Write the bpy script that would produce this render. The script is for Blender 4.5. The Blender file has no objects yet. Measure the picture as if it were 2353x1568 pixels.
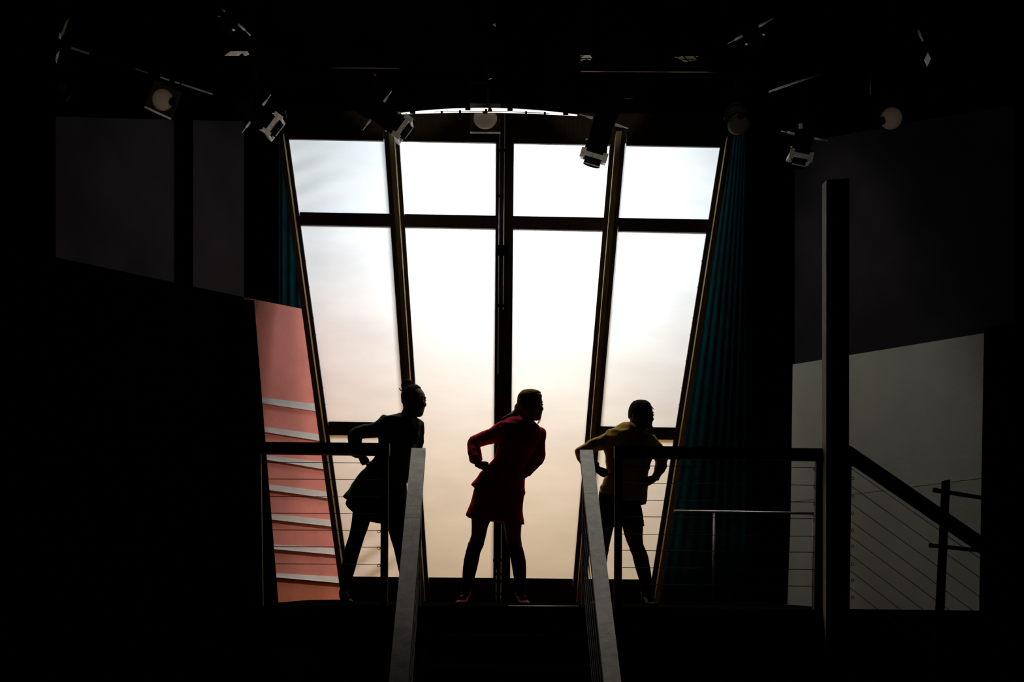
import bpy, bmesh, math, random
from mathutils import Vector, Matrix, noise
from mathutils.bvhtree import BVHTree
random.seed(7)
scene = bpy.context.scene
COL = scene.collection
# ------------------------------------------------------------------ camera
F = 3410.0                 # focal length in pixels of the 2353 x 1568 frame
CX, HY = 1176.5, 1340.0    # principal point (horizon) in the frame
CZ = 2.57                  # eye height: raked seating opposite a 2.4 m platform
TH = math.radians(0.45)    # slight roll
cam = bpy.data.cameras.new('camera'); co = bpy.data.objects.new('camera', cam); COL.objects.link(co)
co.location = (0, 0, CZ)
co.rotation_euler = (Matrix.Rotation(-TH, 4, 'Y') @ Matrix.Rotation(math.pi/2, 4, 'X')).to_euler()
cam.sensor_width = 36; cam.lens = F*36/2353; cam.shift_y = (HY-784)/2353; cam.clip_end = 100
scene.camera = co
# ------------------------------------------------------------------ world, lights, exposure
w = bpy.data.worlds.new('world'); scene.world = w; w.use_nodes = True
w.node_tree.nodes['Background'].inputs[0].default_value = (0, 0, 0, 1)
w.node_tree.nodes['Background'].inputs[1].default_value = 0
vs = scene.view_settings
vs.view_transform = 'Standard'; vs.look = 'None'; vs.gamma = 1; vs.use_curve_mapping = False; vs.exposure = 0

def area(name, loc, target, size, size_y, power, color, spread=180):
    l = bpy.data.lights.new(name, 'AREA'); l.shape = 'RECTANGLE'; l.size = size; l.size_y = size_y
    l.energy = power; l.color = color; l.spread = math.radians(spread)
    o = bpy.data.objects.new(name, l); COL.objects.link(o); o.location = loc
    o.rotation_euler = (Vector(target)-Vector(loc)).to_track_quat('-Z', 'Y').to_euler(); return o
def spot(name, loc, target, power, color, deg, radius=.05, blend=.4):
    l = bpy.data.lights.new(name, 'SPOT'); l.energy = power; l.color = color
    l.spot_size = math.radians(deg); l.spot_blend = blend; l.shadow_soft_size = radius
    o = bpy.data.objects.new(name, l); COL.objects.link(o); o.location = loc
    o.rotation_euler = (Vector(target)-Vector(loc)).to_track_quat('-Z', 'Y').to_euler(); return o

def P(x, y, d):
    """frame pixel seen at depth d -> point of the room"""
    u = (x-CX)/F; v = (HY-y)/F
    return Vector(((u*math.cos(TH)-v*math.sin(TH))*d, d, CZ+(u*math.sin(TH)+v*math.cos(TH))*d))
# backstage lamps that shine on the cloth of the big window from behind
area('backstage_cool_lamp', (0.1, 15.3, 6.1), (0.1, 13.2, 5.6), 3.3, 1.0, 122, (.77, .89, 1.0))
area('backstage_warm_lamp', (0.0, 15.1, 3.6), (0.0, 13.2, 3.6), 3.0, 2.3, 41, (1.0, .60, .20))
area('backstage_centre_lamp', (0.25, 14.5, 6.0), (0.2, 13.2, 5.6), .5, .4, 26, (.85, .92, 1.0))
spot('added_side_lamp', (1.4, 16.2, 4.2), (-2.2, 13.1, 4.3), 480, (1, .92, .84), 70, .03)  # unseen lamp added to brighten the salmon wall
spot('added_stair_downlight', (0, 9.6, 8.5), (0, 9.3, 3.0), 62, (1, .95, .90), 27, .15)  # unseen lamp added to lift the tops of the handrails
for bx in (-1.0, 1.0): spot('added_people_backlight', (bx, 12.9, 7.25), (bx*.35, 11.0, 3.5), 150, (1, .93, .82), 56, .12)  # unseen backlights added to rim the jackets and hair
spot('added_wall_wash', (1.3, 11.9, 8.5), (2.6, 11.9, 3.8), 165, (1, .98, .90), 36, .25, .6)  # unseen wash added to brighten the grey wall at right
# unseen spots added low in front, each brightening some part of the rig
HK = 5
for nm, px, py, dd, pw, dg in [('added_rig_spot', 376, 225, 10.6, 42, 3.2), ('added_rig_spot', 628, 275, 11.2, 95, 6),
                       ('added_rig_spot', 905, 275, 11.6, 60, 9), ('added_rig_spot', 1115, 275, 12.2, 8, 4), ('added_rig_spot', 1120, 120, 11, 25, 5),
                       ('added_rig_spot', 1385, 330, 11.6, 60, 7), ('added_rig_spot', 1697, 285, 11.6, 14, 4),
                       ('added_rig_spot', 1835, 325, 11.2, 25, 3.6), ('added_rig_spot', 2050, 262, 10.6, 27, 2.6),
                       ('added_rig_spot', 540, 100, 10, 110, 6), ('added_rig_spot', 1440, 140, 10, 40, 9), ('added_rig_spot', 2130, 110, 10, 45, 6),
                       ('added_rig_spot', 140, 110, 10, 30, 7), ('added_rig_spot', 1725, 75, 10, 45, 5), ('added_rig_spot', 860, 160, 10, 40, 8),
                       ('added_rig_spot', 545, 123, 11, 110, 2.4), ('added_rig_spot', 1347, 132, 11, 90, 2), ('added_rig_spot', 1578, 135, 11, 90, 2.6)]:
    tgt = P(px, py, dd)
    spot(nm, (tgt.x*(.2 if px == 1835 else .75), 5.4, 1.9), tgt, pw*HK, (1, .93, .84), dg)

# ------------------------------------------------------------------ materials
def mat(name, col, rough=.6, metal=0., noise_amt=0., nscale=8., bump=0., bscale=40., stretch=(1, 1, 1), spec=.5, sheen=0.):
    m = bpy.data.materials.new(name); m.use_nodes = True
    nt = m.node_tree; b = nt.nodes['Principled BSDF']
    b.inputs['Roughness'].default_value = rough; b.inputs['Metallic'].default_value = metal
    b.inputs['Specular IOR Level'].default_value = spec
    b.inputs['Sheen Weight'].default_value = sheen; b.inputs['Sheen Tint'].default_value = (*[min(1, c*1.3) for c in col], 1); b.inputs['Sheen Roughness'].default_value = .5
    b.inputs['Base Color'].default_value = (*col, 1)
    tc = nt.nodes.new('ShaderNodeTexCoord'); mp = nt.nodes.new('ShaderNodeMapping')
    mp.inputs['Scale'].default_value = stretch; nt.links.new(tc.outputs['Object'], mp.inputs[0])
    if noise_amt:
        n = nt.nodes.new('ShaderNodeTexNoise'); n.inputs['Scale'].default_value = nscale; n.inputs['Detail'].default_value = 6
        r = nt.nodes.new('ShaderNodeValToRGB')
        r.color_ramp.elements[0].position = .3; r.color_ramp.elements[1].position = .7
        r.color_ramp.elements[0].color = (*[c*(1-noise_amt) for c in col], 1)
        r.color_ramp.elements[1].color = (*[min(1, c*(1+noise_amt)) for c in col], 1)
        nt.links.new(mp.outputs[0], n.inputs['Vector']); nt.links.new(n.outputs[0], r.inputs[0]); nt.links.new(r.outputs[0], b.inputs['Base Color'])
    if bump:
        n2 = nt.nodes.new('ShaderNodeTexNoise'); n2.inputs['Scale'].default_value = bscale; n2.inputs['Detail'].default_value = 4
        bp = nt.nodes.new('ShaderNodeBump'); bp.inputs['Strength'].default_value = bump; bp.inputs['Distance'].default_value = .01
        nt.links.new(mp.outputs[0], n2.inputs['Vector']); nt.links.new(n2.outputs[0], bp.inputs['Height']); nt.links.new(bp.outputs[0], b.inputs['Normal'])
    return m
M = {}
M['black'] = mat('matte_black_paint', (.003, .003, .003), 1, spec=0., noise_amt=.3)
M['drape'] = mat('black_drape', (.0025, .0025, .0025), 1, spec=0., noise_amt=.3, bump=.2)
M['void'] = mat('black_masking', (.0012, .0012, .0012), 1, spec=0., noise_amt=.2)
M['teal'] = mat('dark_teal_drape', (.010, .15, .19), .95, spec=.05, noise_amt=.25, bump=.3)
M['frame'] = mat('brown_frame_wood', (.055, .036, .020), .6, noise_amt=.3, nscale=6, stretch=(8, 8, .8), bump=.1, spec=.2)
M['fin'] = mat('pale_fin_wood', (.45, .34, .15), .6, noise_amt=.25, nscale=5, stretch=(6, 6, .7), bump=.15, spec=.2)
M['rail'] = mat('grey_painted_timber', (.38, .345, .305), .55, noise_amt=.25, nscale=14, bump=.2, bscale=90, spec=.3)
M['edge'] = mat('lit_edge_rail_paint', (.13, .12, .10), .6, noise_amt=.25, nscale=14, bump=.1, spec=.1)  # lighter copy of the rail paint, putting lit post edges into colour
M['railblack'] = mat('dark_rail_paint', (.02, .018, .015), .6, noise_amt=.25, nscale=14, bump=.1, spec=.15)
M['column'] = mat('weathered_column_timber', (.24, .19, .12), .7, noise_amt=.35, nscale=5, stretch=(6, 6, .6), bump=.25, spec=.2)
M['wallgrey'] = mat('grey_plaster', (.50, .52, .465), .9, noise_amt=.07, nscale=3, bump=.1, spec=.1)
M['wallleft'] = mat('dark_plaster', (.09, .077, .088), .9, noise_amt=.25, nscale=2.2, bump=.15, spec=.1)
M['walldark'] = mat('charcoal_plaster', (.020, .017, .020), .9, noise_amt=.3, nscale=2.2, bump=.15, spec=.1)
M['pink'] = mat('salmon_boarding', (.74, .235, .19), .8, noise_amt=.15, nscale=2.5, bump=.1, spec=.15)
M['pinkb'] = mat('rust_boarding', (.60, .16, .08), .8, noise_amt=.15, nscale=2.5, bump=.1, spec=.15)
M['strip'] = mat('cream_batten', (.50, .46, .42), .7, noise_amt=.1, nscale=6, bump=.1, spec=.2)
M['steel'] = mat('steel_cable', (.010, .009, .008), .7, noise_amt=.2, spec=.1)
M['metal'] = mat('bare_metal', (.62, .55, .47), .5, metal=.1, noise_amt=.3, nscale=25, bump=.1)
M['pipe'] = mat('pale_pipe', (.42, .39, .42), .4, metal=.3, noise_amt=.2)
M['bluepipe'] = mat('blue_grey_pipe', (.12, .12, .19), .45, noise_amt=.3, nscale=4)
M['reddish'] = mat('reddish_tube', (.30, .16, .13), .6, noise_amt=.3)  # reddish colour for the lower truss chords only
M['alu'] = mat('pink_glint_nosing', (.85, .62, .70), .4, metal=.3, noise_amt=.1)  # the nosing's pink glint is put into its base colour
M['red'] = mat('red_wool', (.64, .006, .052), .8, noise_amt=.15, nscale=30, bump=.06, bscale=200, sheen=.8, spec=.1)
M['redskirt'] = mat('red_skirt_wool', (.50, .005, .03), .85, noise_amt=.15, nscale=30, bump=.06, bscale=200, sheen=.8, spec=.1)
M['yellow'] = mat('mustard_cloth', (.52, .34, .025), .75, noise_amt=.15, nscale=30, bump=.06, bscale=200, sheen=.8, spec=.15)
M['green'] = mat('bottle_green_wool', (.03, .075, .03), .85, noise_amt=.2, nscale=30, bump=.06, bscale=200, sheen=.8, spec=.1)
M['blackcloth'] = mat('black_cloth', (.006, .006, .006), .9, noise_amt=.2, nscale=30, bump=.2, spec=.08)
M['tights'] = mat('black_tights', (.010, .009, .008), .85, noise_amt=.1, spec=.1)
M['brown'] = mat('brown_satin', (.25, .10, .07), .5, noise_amt=.2, nscale=12, bump=.2)
M['white'] = mat('white_shirt', (.7, .62, .5), .8, noise_amt=.05, bump=.1)
M['skin'] = mat('skin', (.42, .21, .13), .6, noise_amt=.06, nscale=20, spec=.3)
M['skindark'] = mat('skin_deep', (.20, .09, .055), .6, noise_amt=.06, nscale=20, spec=.3)
M['hairdark'] = mat('dark_brown_hair', (.030, .017, .006), .8, spec=.03, noise_amt=.4, nscale=30, stretch=(1, 1, .15), bump=.5, bscale=160)
M['hairfair'] = mat('fair_hair', (.30, .18, .06), .8, spec=.03, noise_amt=.4, nscale=30, stretch=(1, 1, .15), bump=.5, bscale=160)
M['redshoe'] = mat('red_leather', (.35, .01, .015), .6, spec=.15, noise_amt=.1)
M['blackshoe'] = mat('black_leather', (.005, .005, .005), .6, spec=.1, noise_amt=.1)
M['eye'] = mat('eye_white', (.6, .58, .55), .3, noise_amt=.05)
M['redtape'] = mat('red_safety_sleeve', (.5, .015, .015), .5, noise_amt=.1)
def lensmat(name, col): return mat(name, col, .45, noise_amt=.22, nscale=120, bump=.35, bscale=220)  # how brightly each lens is lit is put into its base colour
M['lens_tan'] = lensmat('pebbled_lens_tan', (.34, .25, .17))
M['lens_dim'] = lensmat('pebbled_lens_dim', (.075, .055, .030))
M['lens_dark'] = lensmat('pebbled_lens_dark', (.018, .011, .006))
M['lens_grey'] = lensmat('pebbled_lens_grey', (.30, .25, .19))
M['acrylic'] = mat('white_acrylic', (.95, .93, .90), .3, noise_amt=.02)
M['gelframe'] = mat('dark_gel_frame', (.016, .011, .005), .8, spec=.1)
M['glow'] = mat('panel_added_glow', (.9, .88, .85), .4)
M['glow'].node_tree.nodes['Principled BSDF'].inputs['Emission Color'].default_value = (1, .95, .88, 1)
M['glow'].node_tree.nodes['Principled BSDF'].inputs['Emission Strength'].default_value = .95  # emission added to brighten the curved panel
M['cyc'] = mat('backstage_backcloth', (.30, .28, .25), .9, noise_amt=.05)
# translucent cloth of the window
def clothmat():
    m = bpy.data.materials.new('backlit_window_cloth'); m.use_nodes = True
    nt = m.node_tree; nt.nodes.clear()
    out = nt.nodes.new('ShaderNodeOutputMaterial'); mx = nt.nodes.new('ShaderNodeMixShader'); mx.inputs[0].default_value = .22
    tr = nt.nodes.new('ShaderNodeBsdfTranslucent'); df = nt.nodes.new('ShaderNodeBsdfDiffuse')
    tc = nt.nodes.new('ShaderNodeTexCoord'); mp = nt.nodes.new('ShaderNodeMapping'); mp.inputs['Scale'].default_value = (1, 1, 3)
    n = nt.nodes.new('ShaderNodeTexNoise'); n.inputs['Scale'].default_value = 1.2; n.inputs['Detail'].default_value = 6
    r = nt.nodes.new('ShaderNodeValToRGB'); r.color_ramp.elements[0].color = (.80, .78, .75, 1); r.color_ramp.elements[1].color = (.90, .88, .85, 1)
    r.color_ramp.elements[0].position = .3; r.color_ramp.elements[1].position = .7
    nt.links.new(tc.outputs['Object'], mp.inputs[0]); nt.links.new(mp.outputs[0], n.inputs['Vector']); nt.links.new(n.outputs[0], r.inputs[0])
    nt.links.new(r.outputs[0], tr.inputs[0]); nt.links.new(r.outputs[0], df.inputs[0])
    n2 = nt.nodes.new('ShaderNodeTexNoise'); n2.inputs['Scale'].default_value = 260
    bp = nt.nodes.new('ShaderNodeBump'); bp.inputs['Strength'].default_value = .15; bp.inputs['Distance'].default_value = .002
    nt.links.new(tc.outputs['Object'], n2.inputs['Vector']); nt.links.new(n2.outputs[0], bp.inputs['Height'])
    nt.links.new(bp.outputs[0], tr.inputs['Normal'])
    nt.links.new(tr.outputs[0], mx.inputs[1]); nt.links.new(df.outputs[0], mx.inputs[2]); nt.links.new(mx.outputs[0], out.inputs[0])
    return m
M['cloth'] = clothmat()

# ------------------------------------------------------------------ mesh helpers
def link(name, mesh, m=None, parent=None, smooth=False):
    o = bpy.data.objects.new(name, mesh); COL.objects.link(o)
    if m is not None and not mesh.materials: mesh.materials.append(M[m] if isinstance(m, str) else m)
    if smooth:
        for p in mesh.polygons: p.use_smooth = True
    if parent is not None:
        o.parent = parent; o.matrix_parent_inverse = Matrix.Translation(parent.location).inverted()
    return o
def bm_obj(name, bm, m, parent=None, smooth=False):
    bmesh.ops.recalc_face_normals(bm, faces=bm.faces)
    me = bpy.data.meshes.new(name); bm.to_mesh(me); bm.free()
    return link(name, me, m, parent, smooth)
def tag(o, label=None, cat=None, group=None, kind=None):
    if label: o['label'] = label
    if cat: o['category'] = cat
    if group: o['group'] = group
    if kind: o['kind'] = kind
    return o
def thing(name, loc, label, cat, group=None):
    o = bpy.data.objects.new(name, None); COL.objects.link(o); o.location = loc; o.empty_display_size = .1
    return tag(o, label, cat, group)
def add_prism(bm, front, back):
    """closed solid between two matching loops"""
    a = [bm.verts.new(p) for p in front]; b = [bm.verts.new(p) for p in back]; n = len(a)
    bm.faces.new(a); bm.faces.new(list(reversed(b)))
    for i in range(n): bm.faces.new((a[(i+1) % n], a[i], b[i], b[(i+1) % n]))
def slab_bm(bm, pts, d, t):
    """outline given in frame pixels at depth d, really extruded t metres away from the audience"""
    fr = [P(x, y, d) for x, y in pts]; add_prism(bm, fr, [p+Vector((0, t, 0)) for p in fr])
def slab(name, pts, d, t, m, parent=None):
    bm = bmesh.new(); slab_bm(bm, pts, d, t); return bm_obj(name, bm, m, parent)
def box_bm(bm, a, b):
    x0, y0, z0 = a; x1, y1, z1 = b
    add_prism(bm, [Vector((x0, y0, z0)), Vector((x1, y0, z0)), Vector((x1, y0, z1)), Vector((x0, y0, z1))],
              [Vector((x0, y1, z0)), Vector((x1, y1, z0)), Vector((x1, y1, z1)), Vector((x0, y1, z1))])
def box(name, a, b, m, parent=None):
    bm = bmesh.new(); box_bm(bm, a, b); return bm_obj(name, bm, m, parent)
def beam_bm(bm, a, b, w_, h_, up=Vector((0, 0, 1))):
    """rectangular bar from a to b, w_ across, h_ along up"""
    t = (b-a).normalized(); s = t.cross(up).normalized(); u = s.cross(t).normalized()
    c = [s*w_/2*i+u*h_/2*j for i, j in ((-1, -1), (1, -1), (1, 1), (-1, 1))]
    add_prism(bm, [a+k for k in c], [b+k for k in c])
def ring_frame(t):
    up = Vector((0, 1, 0)) if abs(t.y) < .9 else Vector((0, 0, 1))
    s = t.cross(up).normalized(); return s, s.cross(t).normalized()
def tube_bm(bm, pts, radii, n=12, flat=None, caps=True):
    """pts: world points; radii: (a,b) pairs across / in depth"""
    rings = []
    for i, p in enumerate(pts):
        a = pts[max(0, i-1)]; b = pts[min(len(pts)-1, i+1)]; t = (b-a).normalized()
        s, dpt = ring_frame(t)
        ra, rb = radii[i] if isinstance(radii[i], tuple) else (radii[i], radii[i])
        rings.append([bm.verts.new(p+s*ra*math.cos(k*2*math.pi/n)+dpt*rb*math.sin(k*2*math.pi/n)) for k in range(n)])
    for r0, r1 in zip(rings, rings[1:]):
        for k in range(n): bm.faces.new((r0[k], r0[(k+1) % n], r1[(k+1) % n], r1[k]))
    if caps: bm.faces.new(list(reversed(rings[0]))); bm.faces.new(rings[-1])
def tube(name, pts, r, m, parent=None, n=10):
    bm = bmesh.new(); tube_bm(bm, pts, [r]*len(pts) if not isinstance(r, list) else r, n); return bm_obj(name, bm, m, parent, True)
def ball_bm(bm, c, r, sub=2, scale=(1, 1, 1)):
    mt = Matrix.Translation(c) @ Matrix.Diagonal((*scale, 1)); bmesh.ops.create_icosphere(bm, subdivisions=sub, radius=r, matrix=mt)
def thick(a, b, y): return a+(b-a)*y

# ------------------------------------------------------------------ the building (black box theatre)
def struct(o): o['kind'] = 'structure'; return o
struct(box('floor', (-7, -4, -.1), (7, 17, 0), 'void'))
struct(box('ceiling', (-7, -4, 9), (7, 17, 9.1), 'void'))
struct(box('wall_left', (-7.1, -4, 0), (-7, 17, 9), 'void'))
struct(box('wall_right', (7, -4, 0), (7.1, 17, 9), 'void'))
struct(box('wall_back', (-7, 17, 0), (7, 17.1, 9), 'void'))
struct(box('wall_front', (-7, -4.1, 0), (7, -4, 9), 'void'))

# slanting scenery walls: vertical planes through two plan points
class VP:
    def __init__(s, x0, y0, x1, y1):
        s.o = Vector((x0, y0, 0)); s.t = Vector((x1-x0, y1-y0, 0)).normalized(); s.n = Vector((s.t.y, -s.t.x, 0))
        if s.n.y > 0: s.n = -s.n      # towards the audience
    def at(s, x, y, off=0.):
        c = Vector((0, 0, CZ)); r = P(x, y, 1.)-c
        k = ((s.o+s.n*off-c).dot(s.n))/r.dot(s.n); return c+r*k
    def slab(s, name, pts, m, th, off=0., parent=None):
        fr = [s.at(x, y, off) for x, y in pts]; bm = bmesh.new(); add_prism(bm, fr, [p-s.n*th for p in fr])
        return bm_obj(name, bm, m, parent)
LW = VP(-3.19, 11.4, -1.90, 13.5)
RW = VP(2.40, 12.65, 3.50, 11.0)
edge = lambda x: 688+(x-583)*.2+(0 if x > 583 else (x-583)*.012)
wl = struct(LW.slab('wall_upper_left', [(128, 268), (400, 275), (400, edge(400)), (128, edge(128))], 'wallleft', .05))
LW.slab('panel', [(444, 276), (561, 279), (561, edge(561)), (444, edge(444))], 'wallleft', .05, .0, wl)
LW.slab('post', [(400, 215), (444, 215), (444, edge(444)), (400, edge(400))], 'void', .10, -.03, wl)  # dark band between the two upper wall panels
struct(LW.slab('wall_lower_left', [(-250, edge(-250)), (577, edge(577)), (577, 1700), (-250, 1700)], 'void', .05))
# black sheet shaped like the slanting shade over the end of the boarded wall
bf = LW.slab('shade_sheet', [(556, 689), (584, 690), (641, 1400), (600, 1500), (556, 1500)], 'void', .02, .10)
tag(bf, 'added black sheet standing in for the shade on the left end of the salmon boarded wall', 'stage flat')
# boarded salmon wall
pw = thing('boarded_wall', LW.at(640, 1400), 'salmon pink wall with seven cream battens left of the glowing window', 'stage flat')
ys_r = [(945-17, 945), (1013-15, 1013), (1078-16, 1078), (1145-15, 1145), (1210-15, 1210), (1275-15, 1275), (1340-14, 1340)]
ys_l = [(914, 927), (981, 993), (1047, 1057), (1114, 1127), (1182, 1195), (1252, 1263), (1318, 1328)]
xr, xl = 800, 560
def ext(yl, yr, x, xa=603, xb=735): return yl+(yr-yl)*(x-xa)/(xb-xa)
top = lambda x: edge(x)
prev = [(xl, top(xl)), (xr, top(xr))]
lim = []
for i in range(7):
    (lt, lb), (rt, rb) = ys_l[i], ys_r[i]; xa, xb = 600+i*7, 722+i*9
    lim.append(((ext(lt, rt, xl, xa, xb), ext(lb, rb, xl, xa, xb)), (ext(lt, rt, xr, xa, xb), ext(lb, rb, xr, xa, xb))))
up_l, up_r = top(xl), top(xr)
for i in range(8):
    nl, nr = (lim[i][0][0]+3, lim[i][1][0]+3) if i < 7 else (1399, 1401)
    LW.slab('board', [(xl, up_l), (xr, up_r), (xr, nr), (xl, nl)], 'pink' if i < 7 else 'pinkb', .03, 0, pw)
    if i < 7:
        (a, b), (c, d) = lim[i]
        bm = bmesh.new()      # batten whose lower edge stands proud, so it throws a thin shadow
        f0, f1 = LW.at(xl, a, .008), LW.at(xr, c, .008); f2, f3 = LW.at(xr, d, .03), LW.at(xl, b, .03)
        add_prism(bm, [f0, f1, f2, f3], [LW.at(xl, a, -.01), LW.at(xr, c, -.01), LW.at(xr, d, -.01), LW.at(xl, b, -.01)])
        bm_obj('batten', bm, 'strip', pw)
        up_l, up_r = b-1, d-1
# right hand grey wall and the charcoal wall above it
gw = struct(RW.slab('wall_lower_right', [(1821.5, 838), (2261, 766), (2250, 1404), (1809, 1398), (1817, 1180)], 'wallgrey', .04))
struct(RW.slab('wall_upper_right', [(1826, 330), (2330, 240), (2330, 754), (2261, 765.5), (1826, 836.7)], 'walldark', .05, -.005))
RW.slab('moulding', [(1819, 1153), (2255, 1098), (2255, 1098.8), (1819, 1153.8)], 'wallgrey', .02, .0015, gw)
struct(RW.slab('wall_far_right', [(2262, 754), (2800, 660), (2800, 1800), (2252, 1800)], 'void', .05, .02))

# hanging drapes with folds
def drape(name, x0, x1, y0, y1, d, m, label, folds=7, amp=.03, xb0=None, xb1=None):
    bm = bmesh.new(); nx, nz = folds*8, 10
    xb0 = x0 if xb0 is None else xb0; xb1 = x1 if xb1 is None else xb1
    g = []
    for j in range(nz+1):
        v = j/nz; row = []
        for i in range(nx+1):
            u = i/nx; xa = x0+(x1-x0)*u; xb = xb0+(xb1-xb0)*u
            p = P(xa+(xb-xa)*v, y0+(y1-y0)*v, d)
            ph = u*folds*2*math.pi+math.sin(u*9)*.8
            row.append(bm.verts.new(p+Vector((0, amp*math.sin(ph)*(.6+.4*v), 0))))
        g.append(row)
    for j in range(nz):
        for i in range(nx): bm.faces.new((g[j][i], g[j][i+1], g[j+1][i+1], g[j+1][i]))
    o = bm_obj(name, bm, m, None, True)
    s = o.modifiers.new('thickness', 'SOLIDIFY'); s.thickness = .006
    return tag(o, label, 'curtain')
drape('stage_curtain', 1716, 1722, 40, 1385, 13.42, 'teal', 'dark teal curtain hanging just right of the glowing window', 8, .007, 1500, 1722)
drape('stage_curtain', 640, 742, 40, 1938, 14.6, 'teal', 'dark teal curtain glimpsed above the salmon wall, left of the glowing window', 6, .035)
drape('masking_curtain', 1712, 1835, 40, 1384, 13.1, 'drape', 'black curtain between the teal curtain and the grey wall', 6, .02)
# black border above the window
bd = slab('masking_border', [(560, -160), (1790, -160), (1790, 262), (560, 250)], 13.12, .03, 'void'); tag(bd, 'black border cloth hanging above the glowing window', 'curtain')

# ------------------------------------------------------------------ platform, stair
PZ = 2.4
pf = thing('platform', (0, 12, 0), 'black raised platform carrying the three women and the window', 'platform')
nb = 9
for i in range(nb):
    a = -1.85+i*(4.25/nb); box('deck_board', (a+.003, 10.26, PZ-.04), (a+4.25/nb-.003, 16.6, PZ), 'black', pf)
box('fascia', (-1.85, 10.24, PZ-.30), (2.4, 10.28, PZ-.045), 'black', pf)
for x in (-1.75, -.75, .75, 2.25):
    for y in (10.4, 16.4): box('leg', (x-.05, y-.05, 0), (x+.05, y+.05, PZ-.045), 'black', pf)
st = thing('staircase', (0, 8, 0), 'black staircase descending from the platform between the two grey handrails', 'stairs')
NS = 13; rise = PZ/NS; going = .33
for i in range(1, NS):
    y1 = 10.235-(i-1)*going; z = PZ-i*rise
    box('tread', (-.56, y1-going-.02, z-.03), (.56, y1, z), 'black', st)
    box('riser', (-.555, y1-.02, z+.002), (.555, y1, z+rise-.045), 'black', st)
for sx in (-1, 1):
    bm = bmesh.new(); x = sx*.575
    pr = [Vector((x-.012, 10.235, PZ-.05)), Vector((x-.012, 10.235-going*12, PZ-12*rise-.05)), Vector((x-.012, 10.235-going*12, 0)), Vector((x-.012, 10.235-going*12+.3, 0)), Vector((x-.012, 10.235, PZ-.45))]
    add_prism(bm, pr, [p+Vector((.024, 0, 0)) for p in pr]); bm_obj('stringer', bm, 'black', st)
nz_ = P(1168, 1396, 10.39); nz2 = P(1327, 1397, 10.39)
no = tube('stair_nosing', [Vector((nz_.x, 10.245, PZ+.006)), Vector((nz2.x, 10.245, PZ+.008))], .008, 'alu', None, 10)
tag(no, 'thin shiny metal nosing along the platform edge at the head of the stair', 'stair nosing')

# ------------------------------------------------------------------ the window: two leaves and a centre post
WD = 13.2
ytop = lambda x: 319+.0192*(x-663)
ym1 = lambda x: 487.5+.018*(x-685)
ym2 = lambda x: 517+.0193*(x-692)
yl1 = lambda x: 969+.0175*(x-752)
yl2 = lambda x: 1000+.0135*(x-760)
yb = lambda x: 1325.5+.010*(x-813)
yend = lambda x: 1381+.008*(x-813)
yhead = lambda x: 246+.012*(x-663)
XA = lambda y: 663+.1367*(y-320)        # left leaf, outer stile inner edge
XAo = lambda y: 640.5+.1367*(y-320)
XB0 = lambda y: 883+.0705*(y-320)
XB1 = lambda y: 917+.0655*(y-320)
XC0 = lambda y: 1140-.0065*(y-325)
XC1 = lambda y: 1147.3-.0080*(y-325)
XD0 = lambda y: 1149.3-.0080*(y-325)
XD1 = lambda y: 1158.6-.0084*(y-325)
XE0 = lambda y: 1160.6-.0084*(y-325)
XE1 = lambda y: 1181-.009*(y-325)
XF0 = lambda y: 1402-.084*(y-328)
XF1 = lambda y: 1436-.0868*(y-333)
XG = lambda y: 1655-.158*(y-338)
XGo = lambda y: 1682-.157*(y-320)
def member(name, f0, f1, ya, yb_, d, t, m, parent):
    y0 = ya((f0(300)+f1(300))/2); y1 = yb_((f0(1380)+f1(1380))/2)
    return slab(name, [(f0(y0), y0), (f1(y0), y0), (f1(y1), y1), (f0(y1), y1)], d, t, m, parent)
def rail(name, xa, xb, fa, fb, d, t, m, parent):
    ya = (fa(1000)+fb(1000))/2; x0, x1 = xa(ya), xb(ya)
    return slab(name, [(x0, fa(x0)), (x1, fa(x1)), (x1, fb(x1)), (x0, fb(x0))], d, t, m, parent)
def fold(x, y):
    """soft pulls in the cloth near the corners"""
    a = .010*math.sin((x*.35+y*1.0)/9.)*math.exp(-(((x-690)/70)**2+((y-410)/70)**2))
    b = .022*math.sin((x*.62+y*.9)/7.5)*math.exp(-(((x-850)/60)**2+((y-1300)/60)**2))
    c = .004*noise.noise(Vector((x/60., y/25., 3.)))
    e = .008*math.sin((x*.6-y)/10.)*math.exp(-(((x-940)/45)**2+((y-345)/40)**2))
    return a+b+c+e
def pane(parent, fx0, fx1, fy0, fy1):
    bm = bmesh.new(); n, mm = 26, 40; g = []
    ymid0, ymid1 = fy0(1000), fy1(1000)
    for j in range(mm+1):
        row = []
        for i in range(n+1):
            u, v = i/n, j/mm
            y = ymid0+(ymid1-ymid0)*v; x = fx0(y)-4+(fx1(y)-fx0(y)+8)*u
            ya, yb_ = fy0(x)-4, fy1(x)+4; y = ya+(yb_-ya)*v
            row.append(bm.verts.new(P(x, y, WD+.045)+Vector((0, fold(x, y), 0))))
        g.append(row)
    for j in range(mm):
        for i in range(n): bm.faces.new((g[j][i], g[j][i+1], g[j+1][i+1], g[j+1][i]))
    o = bm_obj('cloth_pane', bm, 'cloth', parent, True); return o
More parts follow.
